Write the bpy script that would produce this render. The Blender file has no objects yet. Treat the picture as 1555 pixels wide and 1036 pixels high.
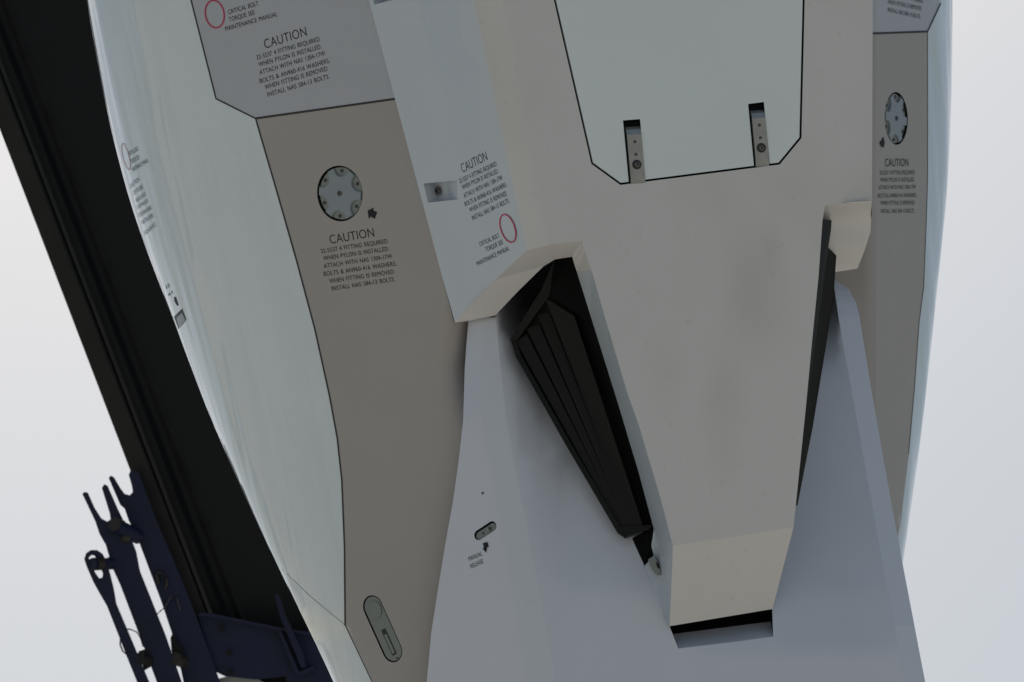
import bpy, bmesh, math, random
from mathutils import Vector, Matrix
from mathutils.geometry import delaunay_2d_cdt
random.seed(4)
R = math.radians
S = bpy.context.scene
COL = S.collection

# ------------------------------------------------------------------ camera, sky, sun, exposure
ELEV = R(20)
D = 14.0                       # metres from lens to the aircraft's belly
PX = 0.002                     # one photo pixel is 2 mm there
CAM = Vector((0, 0, 1.6))
FW = Vector((0, math.cos(ELEV), math.sin(ELEV)))
UP = Vector((0, -math.sin(ELEV), math.cos(ELEV)))
RT = Vector((1, 0, 0))
FPX = D / PX
cam = bpy.data.cameras.new('camera')
camo = bpy.data.objects.new('camera', cam); COL.objects.link(camo)
camo.location = CAM
camo.rotation_euler = (R(90) + ELEV, 0, 0)
cam.sensor_width = 36; cam.lens = 36 * FPX / 1555
cam.clip_start = 0.1; cam.clip_end = 5000
cam.dof.use_dof = True; cam.dof.focus_distance = D + 0.25; cam.dof.aperture_fstop = 7.1
S.camera = camo

SUN_EL, SUN_AZ = R(42), R(-6)     # azimuth from +Y, negative = picture left
sd = Vector((math.sin(SUN_AZ) * math.cos(SUN_EL), math.cos(SUN_AZ) * math.cos(SUN_EL), math.sin(SUN_EL)))
world = bpy.data.worlds.new('World'); S.world = world; world.use_nodes = True
nt = world.node_tree; nt.nodes.clear()
sky = nt.nodes.new('ShaderNodeTexSky'); sky.sky_type = 'NISHITA'; sky.sun_disc = False
sky.sun_elevation = SUN_EL; sky.sun_rotation = SUN_AZ
sky.air_density = 1.0; sky.dust_density = 3.0; sky.ozone_density = 1.0
mixn = nt.nodes.new('ShaderNodeMixRGB'); mixn.inputs['Fac'].default_value = 0.45
mixn.inputs['Color2'].default_value = (3.5, 5.0, 6.2, 1)      # even high cloud
bg = nt.nodes.new('ShaderNodeBackground'); bg.inputs['Strength'].default_value = 0.0655
wo = nt.nodes.new('ShaderNodeOutputWorld')
nt.links.new(sky.outputs[0], mixn.inputs['Color1'])
nt.links.new(mixn.outputs[0], bg.inputs['Color']); nt.links.new(bg.outputs[0], wo.inputs['Surface'])
sl = bpy.data.lights.new('sun', 'SUN'); sl.energy = 3.0; sl.angle = R(12); sl.color = (1, .95, .87)
so = bpy.data.objects.new('sun', sl); COL.objects.link(so)
so.rotation_euler = (-sd).to_track_quat('-Z', 'Y').to_euler()
S.view_settings.view_transform = 'Standard'; S.view_settings.look = 'None'
S.view_settings.exposure = 0.14; S.view_settings.gamma = 1
S.render.engine = 'CYCLES'
S.cycles.filter_width = 1.5

# ------------------------------------------------------------------ helpers
def at(x, y, z=0.0):
    """point on the sight line of photo pixel x, y; z = pixels nearer than the belly plane"""
    d = D - z * PX
    return CAM + FW * d + RT * ((x - 777.5) * d / FPX) - UP * ((y - 518) * d / FPX)
def proj(P):
    v = P - CAM; d = v.dot(FW)
    return (777.5 + v.dot(RT) * FPX / d, 518 - v.dot(UP) * FPX / d)

def interp(tab):
    def f(y):
        if y <= tab[0][0]: a, b = tab[0], tab[1]
        elif y >= tab[-1][0]: a, b = tab[-2], tab[-1]
        else:
            for a, b in zip(tab, tab[1:]):
                if a[0] <= y <= b[0]: break
        return a[1] + (b[1] - a[1]) * (y - a[0]) / (b[0] - a[0])
    return f
def smooth(f, w=40):
    return lambda y: sum(f(y + k * w / 3) for k in range(-3, 4)) / 7

def obj(name, verts, faces, m, parent=None, org=None, shade=False, mats=None):
    me = bpy.data.meshes.new(name)
    o_ = org or Vector((0, 0, 0))
    me.from_pydata([tuple(Vector(v) - o_) for v in verts], [], faces)
    me.validate(); me.update()
    me.materials.append(m)
    o = bpy.data.objects.new(name, me); COL.objects.link(o)
    if parent: o.parent = parent
    if shade: me.shade_smooth()
    return o
def from_bm(name, bm, m, parent=None, shade=False):
    me = bpy.data.meshes.new(name); bm.to_mesh(me); bm.free()
    me.materials.append(m)
    if shade: me.shade_smooth()
    o = bpy.data.objects.new(name, me); COL.objects.link(o)
    if parent: o.parent = parent
    return o
def thing(name, label, cat, loc, group=None):
    o = bpy.data.objects.new(name, None); COL.objects.link(o)
    o.location = loc; o['label'] = label; o['category'] = cat
    if group: o['group'] = group
    return o

# ------------------------------------------------------------------ materials
def paint(name, col, rough=0.3, var=0.05, dirt=0.0, dirtcol=(.25, .22, .19), wave=0.0, coat=0.0, scale=3.0, spec=0.5):
    m = bpy.data.materials.new(name); m.use_nodes = True
    n = m.node_tree.nodes; l = m.node_tree.links; b = n['Principled BSDF']
    tc = n.new('ShaderNodeTexCoord')
    no = n.new('ShaderNodeTexNoise'); no.inputs['Scale'].default_value = scale; no.inputs['Detail'].default_value = 6
    no.inputs['Roughness'].default_value = 0.6
    l.new(tc.outputs['Object'], no.inputs['Vector'])
    mr = n.new('ShaderNodeMapRange'); mr.inputs['From Min'].default_value = .3; mr.inputs['From Max'].default_value = .7
    mr.inputs['To Min'].default_value = 1 - var; mr.inputs['To Max'].default_value = 1 + var
    l.new(no.outputs['Fac'], mr.inputs['Value'])
    hs = n.new('ShaderNodeHueSaturation'); hs.inputs['Color'].default_value = (*col, 1)
    l.new(mr.outputs[0], hs.inputs['Value'])
    last = hs.outputs['Color']
    if dirt > 0:
        n2 = n.new('ShaderNodeTexNoise'); n2.inputs['Scale'].default_value = 2.1; n2.inputs['Detail'].default_value = 2.5
        l.new(tc.outputs['Object'], n2.inputs['Vector'])
        r2 = n.new('ShaderNodeMapRange'); r2.inputs['From Min'].default_value = .50; r2.inputs['From Max'].default_value = .78
        r2.inputs['To Min'].default_value = 0; r2.inputs['To Max'].default_value = dirt
        l.new(n2.outputs['Fac'], r2.inputs['Value'])
        n3 = n.new('ShaderNodeTexNoise'); n3.inputs['Scale'].default_value = 34; n3.inputs['Detail'].default_value = 3
        l.new(tc.outputs['Object'], n3.inputs['Vector'])
        r3 = n.new('ShaderNodeMapRange'); r3.inputs['From Min'].default_value = .66; r3.inputs['From Max'].default_value = .8
        r3.inputs['To Min'].default_value = 0; r3.inputs['To Max'].default_value = dirt * 1.4
        l.new(n3.outputs['Fac'], r3.inputs['Value'])
        ad = n.new('ShaderNodeMath'); ad.operation = 'ADD'; ad.use_clamp = True
        l.new(r2.outputs[0], ad.inputs[0]); l.new(r3.outputs[0], ad.inputs[1])
        mx = n.new('ShaderNodeMixRGB'); mx.inputs['Color2'].default_value = (*dirtcol, 1)
        l.new(ad.outputs[0], mx.inputs['Fac']); l.new(last, mx.inputs['Color1']); last = mx.outputs[0]
    l.new(last, b.inputs['Base Color'])
    rr = n.new('ShaderNodeMapRange'); rr.inputs['To Min'].default_value = max(.02, rough - .06); rr.inputs['To Max'].default_value = rough + .08
    l.new(no.outputs['Fac'], rr.inputs['Value']); l.new(rr.outputs[0], b.inputs['Roughness'])
    b.inputs['Specular IOR Level'].default_value = spec
    if coat: b.inputs['Coat Weight'].default_value = coat; b.inputs['Coat Roughness'].default_value = .04
    if wave:
        ax = (UP * -1 + RT * .2).normalized(); cr_ = ax.cross(FW).normalized(); cb = n.new('ShaderNodeCombineXYZ')
        for i, (dv_, sc_) in enumerate(((ax, .45), (cr_, 4.5), (FW, 2.5))):
            dt = n.new('ShaderNodeVectorMath'); dt.operation = 'DOT_PRODUCT'; dt.inputs[1].default_value = dv_ * sc_
            l.new(tc.outputs['Object'], dt.inputs[0]); l.new(dt.outputs['Value'], cb.inputs[i])
        nw = n.new('ShaderNodeTexNoise'); nw.inputs['Scale'].default_value = 1.5; nw.inputs['Detail'].default_value = 2.5
        l.new(cb.outputs[0], nw.inputs['Vector'])
        bp = n.new('ShaderNodeBump'); bp.inputs['Strength'].default_value = wave; bp.inputs['Distance'].default_value = .1
        l.new(nw.outputs['Fac'], bp.inputs['Height']); l.new(bp.outputs[0], b.inputs['Normal'])
        if coat: l.new(bp.outputs[0], b.inputs['Coat Normal'])
    return m
def metal(name, col, rough=.35, met=1.0):
    m = paint(name, col, rough, .12, scale=25); m.node_tree.nodes['Principled BSDF'].inputs['Metallic'].default_value = met
    return m

M = dict(
    white=paint('gloss_white_paint', (0.5528, 0.6140, 0.6723), .2, .015, .05, wave=.30, coat=.9),
    belly=paint('belly_white_paint', (0.543, 0.531, 0.546), .38, .02, .42, (.42, .412, .40)),
    door=paint('door_white_paint', (0.622, 0.676, 0.708), .3, .015, .05),
    taupe=paint('taupe_paint', (0.3442, 0.3182, 0.3115), .34, .02, .06, wave=.03, spec=.3),
    pylon=paint('light_grey_paint', (0.3817, 0.3942, 0.4441), .32, .02, .05),
    fairing=paint('blue_grey_paint', (0.547, 0.564, 0.636), .3, .02, .06, wave=.02, coat=.2),
    keel=paint('keel_white_paint', (0.470, 0.517, 0.582), .28, .01, .01, wave=.012, coat=.2),
    seal=paint('black_sealant', (.012, .012, .016), .5, .1),
    void=paint('black_void_paint', (.004, .0045, .005), .8, .1, spec=.08),
    rubber=paint('black_rubber', (0.0049, 0.0055, 0.0053), .6, .12, .04, (.018, .016, .014), spec=.25),
    alu=metal('brushed_aluminium', (.27, .275, .28), .33, .6),
    cover=paint('grey_cover_paint', (0.2205, 0.2565, 0.2867), .35, .04),
    coverlow=paint('grey_pocket_paint', (.20, .225, .22), .4, .05),
    steel=metal('dark_screw_steel', (.10, .10, .10), .4, .8),
    ink=paint('black_marking_ink', (.012, .012, .016), .6, .1, spec=.3),
    red=paint('red_marking_ink', (.42, .012, .075), .45, .08),
    latch=paint('latch_grey_paint', (.17, .19, .185), .35, .06),
    boomdark=paint('black_boom_paint', (0.002, 0.003, 0.004), .6, .35, scale=5, spec=.2),
    boomgrey=paint('worn_dark_steel', (0.0083, 0.0090, 0.0083), .6, .4, .3, (.02, .018, .015), scale=6, spec=.25),
    blue=paint('navy_blue_paint', (.003, .0068, .029), .55, .25, .3, (.014, .009, .005), scale=8, spec=.25),
    rust=paint('rusty_steel', (.012, .008, .006), .6, .3, scale=20),
    wire=paint('dark_cable', (.03, .03, .03), .5, .1),
    ground=paint('pale_concrete', (.53, .495, .41), .85, .12, scale=.2),
)

def stain(m, spots, col=(.40, .39, .375)):
    n = m.node_tree.nodes; l = m.node_tree.links; b = n['Principled BSDF']; tc = n.new('ShaderNodeTexCoord')
    src = b.inputs['Base Color'].links[0].from_socket
    no = n.new('ShaderNodeTexNoise'); no.inputs['Scale'].default_value = 5; no.inputs['Detail'].default_value = 4; l.new(tc.outputs['Object'], no.inputs['Vector'])
    for c, sx, sy, k in spots:
        d = n.new('ShaderNodeVectorMath'); d.operation = 'SUBTRACT'; d.inputs[1].default_value = c; l.new(tc.outputs['Object'], d.inputs[0])
        cb = n.new('ShaderNodeCombineXYZ')
        for i, v in enumerate((RT / sx, UP / sy)):
            q = n.new('ShaderNodeVectorMath'); q.operation = 'DOT_PRODUCT'; q.inputs[1].default_value = v; l.new(d.outputs[0], q.inputs[0]); l.new(q.outputs['Value'], cb.inputs[i])
        le = n.new('ShaderNodeVectorMath'); le.operation = 'LENGTH'; l.new(cb.outputs[0], le.inputs[0])
        r = n.new('ShaderNodeMapRange'); r.interpolation_type = 'SMOOTHSTEP'; r.inputs['From Min'].default_value = 1; r.inputs['From Max'].default_value = 0; r.inputs['To Min'].default_value = 0; r.inputs['To Max'].default_value = k
        l.new(le.outputs['Value'], r.inputs['Value'])
        mu = n.new('ShaderNodeMath'); mu.operation = 'MULTIPLY'; l.new(r.outputs[0], mu.inputs[0]); l.new(no.outputs['Fac'], mu.inputs[1])
        mx = n.new('ShaderNodeMixRGB'); mx.inputs['Color2'].default_value = (*col, 1); l.new(mu.outputs[0], mx.inputs['Fac']); l.new(src, mx.inputs['Color1']); src = mx.outputs[0]
    l.new(src, b.inputs['Base Color'])
_o = at(1000, 500, -300)
stain(M['belly'], [(at(1150, 445, -100) - _o, .17, .27, .8), (at(1100, 630, -70) - _o, .10, .30, .6), (at(1010, 560, -40) - _o, .11, .2, .25), (at(1170, 380, -100) - _o, .05, .09, .6)])

# ------------------------------------------------------------------ ground (far below the picture)
g = obj('ground', [(-600, -600, 0), (600, -600, 0), (600, 600, 0), (-600, 600, 0)], [(0, 1, 2, 3)], M['ground'])
g['kind'] = 'structure'; g['label'] = 'pale concrete apron under the aircraft'

# ------------------------------------------------------------------ the aircraft: shape functions in picture units
ORG = at(1000, 500, -300)
AIR = thing('aircraft', 'white and taupe aircraft belly with black caution stencils and a tapering keel', 'aircraft', ORG)

def zbelly(x, y): return -.27 * ((x - 785) - .13 * (y - 280)) - (.25 * (x - 1290) if x > 1290 else 0)
e0 = lambda y: 560 + .265 * y
e1 = lambda y: 600 + .26 * y
e2 = lambda y: 638 + .25 * y
e3 = lambda y: 719 + .213 * y
e4 = lambda y: 766 + .18 * y
def zkeel_raw(x, y):
    k = [e0(y), e1(y), e2(y), e3(y), e4(y)]
    if x >= k[4]: return zbelly(x, y)
    z = zbelly(k[4], y); cur = k[4]
    for e, s in zip((k[3], k[2], k[1], -1e9), (.45, 1.55, 1.3, .95)):
        if x >= e: return z - (cur - x) * s
        z -= (cur - e) * s; cur = e
    return z
def zkeel(x, y): return sum(zkeel_raw(x + k * 3, y) for k in range(-3, 4)) / 7

xsL = smooth(interp([(-400, 85), (0, 131), (44, 139), (143, 157), (200, 169), (268, 186), (330, 204), (393, 227), (490, 265), (610, 309), (697, 346), (780, 384), (866, 424), (958, 471), (1024, 501), (1400, 675)]), 60)
xbL = smooth(interp([(-400, 190), (0, 290), (180, 348), (400, 440), (600, 500), (720, 518), (950, 532), (1036, 566), (1400, 740)]), 120)
xeL = interp([(480, 712), (550, 706), (650, 703), (750, 690), (850, 672), (960, 655), (1036, 648), (1400, 610)])
def zplaneL(x, y):
    z = -247 + .08 * y + .7 * (x - (560 + .265 * y))
    if y > 420:
        u = (x - (xeL(y) - 34)) / 34
        if u > 0: z -= min(u * u, 4) * (11 + 34 * max(0, min(1, (640 - y) / 90))) * min(1, (y - 420) / 60)
    return z
def arcL(y, n):
    xb, xs = xbL(y), xsL(y)
    a = max(xb - xs, 8) / (1 - math.sin(R(35)))
    x = xs + a * (1 - math.sin(n)); z = zplaneL(xb, y) + a * (math.cos(n) - math.cos(R(35)))
    return x, z
def zL(x, y):
    xb, xs = xbL(y), xsL(y)
    if x >= xb: return zplaneL(x, y)
    a = max(xb - xs, 8) / (1 - math.sin(R(35)))
    s = max(-1, min(1, 1 - (x - xs) / a)); return zplaneL(xb, y) + a * (math.sqrt(max(0, 1 - s * s)) - math.cos(R(35)))

xsR = smooth(interp([(-400, 1440), (0, 1447), (100, 1446), (270, 1441), (385, 1429), (500, 1417), (656, 1400), (759, 1385), (860, 1371), (1400, 1280)]), 60)
xbR = smooth(interp([(-400, 1404), (50, 1409), (260, 1408), (436, 1402), (520, 1393), (640, 1383), (750, 1370), (860, 1355), (1400, 1262)]), 60)
def zplaneR(x, y): return -650 - (2.15 if x > 1325 else .3) * (x - 1325)
NR = math.sin(R(65))
def arcR(y, n):
    xb, xs = xbR(y), xsR(y); a = max(xs - xb, 8) / (1 - NR)
    return xs - a * (1 - math.sin(n)), zplaneR(xb, y) + a * (math.cos(n) - math.cos(R(65)))
def zR(x, y):
    xb, xs = xbR(y), xsR(y)
    if x <= xb: return zplaneR(x, y)
    a = max(xs - xb, 8) / (1 - NR); s = max(-1, min(1, 1 - (xs - x) / a))
    return zplaneR(xb, y) + a * (math.sqrt(max(0, 1 - s * s)) - math.cos(R(65)))

crL = interp([(480, 752), (640, 769), (1036, 845), (1400, 915)])       # crease main face / strip
srL = interp([(480, 735), (640, 733), (1036, 803), (1400, 870)])       # strip / side
crR = interp([(400, 1262), (480, 1273), (810, 1332), (1036, 1374), (1400, 1440)])
edR = interp([(400, 1270), (412, 1275), (460, 1300), (480, 1305), (640, 1331), (858, 1371), (1036, 1405), (1400, 1474)])
def cl(v): return max(0.0, min(1.0, v))
def zmain(x, y):
    z = -205 + .25 * (y - 487) - .10 * (x - 750) - (.0007 * (x - 1000) ** 2 if x > 1000 else 0)
    if y < 590: z -= .0065 * (590 - y) ** 2 * max(0, min(1, (x - 758) / 50, (1275 - x) / 40))
    z -= .16 * max(0, 900 - y) * cl((x - crL(y) - 4) / 70)                 # the face falls away behind the chamfer
    w = cl((x - 1000) / 200); z -= .34 * max(0, 980 - y) * w * w * (3 - 2 * w)   # right half leans back
    return z
def zfair(x, y):
    a, b = crL(y), srL(y)
    if x >= a: return zmain(x, y)
    z = zmain(a, y)
    if x >= b: return z - .18 * (a - x)
    return z - .18 * (a - b) - .5 * (b - x) - .0016 * (b - x) ** 2
def zfairR(x, y): return zmain(crR(y), y) - 1.5 * (x - crR(y))

# ------------------------------------------------------------------ panel builders
def inside(p, poly):
    x, y = p; c = False; j = len(poly) - 1
    for i in range(len(poly)):
        xi, yi = poly[i]; xj, yj = poly[j]
        if (yi > y) != (yj > y) and x < (xj - xi) * (y - yi) / (yj - yi) + xi: c = not c
        j = i
    return c
def dense(poly, step, closed=True):
    out = []; n = len(poly)
    for i in range(n if closed else n - 1):
        a, b = poly[i], poly[(i + 1) % n]; L = math.hypot(b[0] - a[0], b[1] - a[1]); k = max(1, int(L / step))
        for j in range(k): out.append((a[0] + (b[0] - a[0]) * j / k, a[1] + (b[1] - a[1]) * j / k))
    if not closed: out.append(poly[-1])
    return out
def panel(name, outer, holes, zf, m, parent=AIR, step=30, extra=(), shade=True):
    """a skin panel: triangulated outline with holes, bent to the shape function"""
    outer = dense(outer, step); pts = list(outer); ed = [(i, (i + 1) % len(outer)) for i in range(len(outer))]
    for h in holes:
        b = len(pts); pts += list(h); ed += [(b + i, b + (i + 1) % len(h)) for i in range(len(h))]
    xs = [p[0] for p in outer]; ys = [p[1] for p in outer]
    cand = list(extra); ne = len(cand); y = min(ys) + step / 2
    while y < max(ys):
        x = min(xs) + step / 2
        while x < max(xs): cand.append((x, y)); x += step
        y += step
    for ci, p in enumerate(cand):
        if inside(p, outer) and not any(inside(p, h) for h in holes):
            if min((p[0] - q[0]) ** 2 + (p[1] - q[1]) ** 2 for q in pts[:len(outer) + sum(len(h) for h in holes)]) > (16 if ci < ne else step * step * .16): pts.append(p)
    vo, _, fo, *_ = delaunay_2d_cdt([Vector(p) for p in pts], ed, [], 0, 1e-4)
    fs = []
    for f in fo:
        c = (sum(vo[i][0] for i in f) / len(f), sum(vo[i][1] for i in f) / len(f))
        if inside(c, outer) and not any(inside(c, h) for h in holes):
            a, b, d = vo[f[0]], vo[f[1]], vo[f[2]]
            if (b - a).cross(d - a) > 0: f = list(reversed(f))
            fs.append(tuple(f))
    o = obj(name, [at(v[0], v[1], zf(v[0], v[1])) for v in vo], fs, m, parent, ORG, shade)
    if shade and len(o.data.vertices) == len(vo):
        o.data.normals_split_custom_set_from_vertices([normal(v[0], v[1], zf) for v in vo])
    return o
def normal(x, y, zf):
    p = at(x, y, zf(x, y)); a = at(x + 1, y, zf(x + 1, y)); b = at(x, y + 1, zf(x, y + 1))
    n = (a - p).cross(b - p).normalized()
    return n if n.dot(FW) < 0 else -n
def recess(name, loop, zf, depth, mwall, mfloor, parent=AIR, wallname='recess_wall'):
    """walls and floor sunk behind a hole in a panel"""
    cx = sum(p[0] for p in loop) / len(loop); cy = sum(p[1] for p in loop) / len(loop)
    n = normal(cx, cy, zf); k = len(loop)
    top = [at(p[0], p[1], zf(*p)) for p in loop]; bot = [t - n * depth for t in top]
    w = obj(wallname, top + bot, [(i, (i + 1) % k, k + (i + 1) % k, k + i) for i in range(k)], mwall, parent, ORG)
    f = obj(name, bot, [tuple(range(k))], mfloor, w, ORG)
    return w
def ribbon(name, pts, width, zf, m, parent=AIR, off=.6, step=14, closed=False):
    p = dense(pts, step, closed); n = len(p); v = []; fs = []
    for i in range(n):
        a = p[i - 1] if (i or closed) else p[i]; b = p[(i + 1) % n] if (i < n - 1 or closed) else p[i]
        dx, dy = b[0] - a[0], b[1] - a[1]; L = math.hypot(dx, dy) or 1
        nx, ny = -dy / L * width / 2, dx / L * width / 2
        for s in (1, -1):
            x, y = p[i][0] + s * nx, p[i][1] + s * ny; v.append(at(x, y, zf(x, y) + off))
    for i in range(n if closed else n - 1):
        j = (i + 1) % n; fs.append((2 * i, 2 * i + 1, 2 * j + 1, 2 * j))
    return obj(name, v, fs, m, parent, ORG)
def decal(name, poly, zf, m, parent=AIR, off=.7):
    return obj(name, [at(x, y, zf(x, y) + off) for x, y in poly], [tuple(range(len(poly)))], m, parent, ORG)
def strip(name, A, B, m, parent=AIR, shade=False):
    """ruled skin between two polylines of (x, y, z)"""
    n = len(A)
    return obj(name, [at(*p) for p in A] + [at(*p) for p in B], [(i, i + 1, n + i + 1, n + i) for i in range(n - 1)], m, parent, ORG, shade)
def frame(x, y, zf, ax=(.13, 1)):
    """local frame on a skin: X across, Y up the axis, Z outwards"""
    p = at(x, y, zf(x, y)); n = normal(x, y, zf)
    q = at(x - ax[0], y - ax[1], zf(x - ax[0], y - ax[1])); yv = (q - p); yv = (yv - n * yv.dot(n)).normalized()
    xv = yv.cross(n)
    return Matrix(((xv.x, yv.x, n.x, p.x), (xv.y, yv.y, n.y, p.y), (xv.z, yv.z, n.z, p.z), (0, 0, 0, 1)))
REL = {AIR: Matrix.Translation(ORG)}
def place(name, bm, F, m, parent=AIR, shade=False):
    """a part built in a skin frame; F is where it stands in the world"""
    o = from_bm(name, bm, m, parent, shade)
    o.matrix_basis = REL.get(parent, REL[AIR]).inverted() @ F; REL[o] = F.copy()
    return o
def prism(poly, z0, z1, bev=0.0):
    bm = bmesh.new()
    lo = [bm.verts.new((x, y, z0)) for x, y in poly]; hi = [bm.verts.new((x, y, z1)) for x, y in poly]
    n = len(poly)
    top = bm.faces.new(hi); bm.faces.new(list(reversed(lo)))
    for i in range(n): bm.faces.new((lo[i], lo[(i + 1) % n], hi[(i + 1) % n], hi[i]))
    bmesh.ops.recalc_face_normals(bm, faces=bm.faces[:])
    if bev: bmesh.ops.bevel(bm, geom=[e for e in top.edges], offset=bev, segments=2, affect='EDGES')
    return bm
def circ(r, n=32, cx=0, cy=0): return [(cx + r * math.cos(2 * math.pi * i / n), cy + r * math.sin(2 * math.pi * i / n)) for i in range(n)]
def stadium(L, r, n=10):
    return [(r * math.cos(t), L / 2 + r * math.sin(t)) for t in [math.pi * i / n for i in range(n + 1)]] + \
           [(r * math.cos(t), -L / 2 + r * math.sin(t)) for t in [math.pi + math.pi * i / n for i in range(n + 1)]]
def loop_px(poly, F): return [proj(F @ Vector((x, y, 0))) for x, y in poly]

# shared screw: domed head with a drive socket
def screw_mesh():
    bm = bmesh.new(); n = 12
    rings = [(1, 0), (.95, .35), (.62, .5), (.4, .5), (.32, .1)]
    vs = [[bm.verts.new((r * math.cos(6.2832 * i / n), r * math.sin(6.2832 * i / n), h)) for i in range(n)] for r, h in rings]
    for a, b in zip(vs, vs[1:]):
        for i in range(n): bm.faces.new((a[i], a[(i + 1) % n], b[(i + 1) % n], b[i]))
    bm.faces.new(vs[-1])
    me = bpy.data.meshes.new('screw'); bm.to_mesh(me); bm.free(); me.materials.append(M['steel']); return me
SCREW = screw_mesh()
def screw(F, x, y, z, r, parent, name='screw'):
    o = bpy.data.objects.new(name, SCREW); COL.objects.link(o); o.parent = parent
    o.matrix_basis = REL.get(parent, REL[AIR]).inverted() @ F @ Matrix.Translation((x, y, z)) @ Matrix.Scale(r, 4)
    return o

# ------------------------------------------------------------------ fuselage shell
ROWS = sorted([-400 + 30 * i for i in range(61)] + [165, 180, 48, 5, 950])
def loft(name, cols, m):
    v = []; fs = []; k = len(cols(0))
    for y in ROWS: v += [at(x, y, z) for x, z in cols(y)]
    for r in range(len(ROWS) - 1):
        for c in range(k - 1): a = r * k + c; fs.append((a, a + 1, a + k + 1, a + k))
    return obj(name, v, fs, m, AIR, ORG, True)
# panel line between white side and belly band, left and right
LL = [(188, -400), (290, 0), (328, 150), (388, 180), (420, 290), (450, 395), (478, 500), (500, 600), (512, 665), (519, 730), (523, 830), (524, 950), (565, 1036), (738, 1400)]
def lineL(y):
    return interp([(p[1], p[0]) for p in LL])(y)
def colsL(y):
    out = []
    for i in range(22):                      # far round the back to the horizon edge
        n = R(-160 + 70 * i / 21); x, z = arcL(y, -n); out.append((x, z))
    xs = out[-1][0]; xe = lineL(y) + 4
    for i in range(1, 31):
        u = i / 30; x = xs + (xe - xs) * u ** 1.8; out.append((x, zL(x, y) - .4))
    return out
side_l = loft('side_skin', colsL, M['white']); side_l['label'] = 'glossy white side skin curving away on the left'
LR = [(1395, -400), (1429, -60), (1429, 5), (1409, 48), (1409, 270), (1407, 335), (1403, 436), (1396, 490), (1389, 590), (1380, 690), (1368, 792), (1350, 880), (1262, 1400)]
lineR = interp([(p[1], p[0]) for p in LR])
def colsR(y):
    out = []
    xs = xsR(y); x0 = min(lineR(y) - 3, xs - 4)
    for i in range(17):
        u = i / 16; x = x0 + (xs - x0) * (1 - (1 - u) ** 1.8); out.append((x, zR(x, y) - .4))
    for i in range(1, 22): x, z = arcR(y, R(90 + 70 * i / 21)); out.append((x, z))
    return out
side_r = loft('side_skin', colsR, M['white']); side_r['label'] = 'narrow white side skin at the right edge'
def colsB(y):
    a = colsL(y)[0]; b = colsR(y)[-1]; out = []
    for i in range(13):
        u = i / 12; out.append((a[0] + (b[0] - a[0]) * u, a[1] + (b[1] - a[1]) * u - 160 * math.sin(math.pi * u)))
    return out
loft('top_skin', colsB, M['white'])
def light_cap(y, keel):  # unseen black caps added to keep sun out of the hollow shell
    p = colsL(y) + [(e0(y), zplaneL(e0(y), y))]
    if keel: p += [(e(y), zkeel(e(y), y)) for e in (e0, e1, e2, e3, e4)] + [(1325, zbelly(1325, y)), (1326, -660)]
    p += colsR(y) + colsB(y)[::-1][1:-1]
    obj('light_cap', [at(x, y, z) for x, z in p], [tuple(range(len(p)))], M['void'], AIR, ORG)
light_cap(-398, True); light_cap(1398, False)

# round covers sit in holes of the belly bands
CVL = frame(516, 294, zL); CVR = frame(1361, 180, zR, (0, 1))
RC = .0885
holeL = loop_px(circ(RC, 40), CVL); holeR = loop_px(circ(RC, 40), CVR)
LAT = frame(581, 955, zL, (.45, 1))
holeLat = loop_px(stadium(.152, .0385), LAT)

# belly band left (taupe) and the grey pylon panel above it
bandL = [(388, 180)] + [p for p in LL if p[1] > 180] + [(640, 1400), (660, 1200)] + [(xeL(y) + 34, y) for y in (1036, 960, 850, 750, 650, 550, 480)] + [(725, 420), (640, 300), (e0(150) + 12, 148)]
bl = panel('belly_band', bandL, [holeL, holeLat], zL, M['taupe'], step=26); bl['label'] = 'taupe belly band with the large round cover'
pylL = [(188, -400), (290, 0), (328, 150), (388, 180), (e0(150) + 12, 148), (e0(-400) + 12, -400)]
pl = panel('pylon_panel', pylL, [], lambda x, y: zL(x, y) + .3, M['pylon'], step=30); pl['label'] = 'light grey panel with black outline and red ring, top left'
bandR = [(1240, 51), (1409, 48)] + [p for p in LR if p[1] > 60] + [(1180, 1400), (1180, 700), (1240, 400)]
br = panel('belly_band', bandR, [holeR], zR, M['taupe'], step=20); br['label'] = 'foreshortened taupe belly band on the right'
pylR = [(1240, -400), (1240, 51), (1409, 48), (1429, 5), (1429, -60), (1395, -400)]
pr = panel('pylon_panel', pylR, [], lambda x, y: zR(x, y) + .3, M['pylon'], step=20); pr['label'] = 'small light grey panel in the top right corner'
# black sealant lines
ribbon('panel_seam', [p for p in LL if p[1] <= 960], 2.3, zL, M['seal'])
ribbon('panel_seam', [(388, 180), (e0(150) + 2, 150)], 3.2, zL, M['seal'], off=.9)
ribbon('panel_seam', [p for p in LL if p[1] >= 940 and p[1] < 1300], .9, zL, M['boomgrey'])
ribbon('panel_seam', [(428, 864), (470, 905), (524, 950)], .6, zL, M['latch'])
ribbon('panel_seam', [(1326, 51), (1409, 48)], 3.0, zR, M['seal'], off=2.2)
ribbon('panel_seam', [(1429, 5), (1409, 48)], 1.6, zR, M['seal'], off=2.5, step=5)
ribbon('panel_seam', [p for p in LR if 40 < p[1] < 700], .7, zR, M['steel'], off=1.6)

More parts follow.
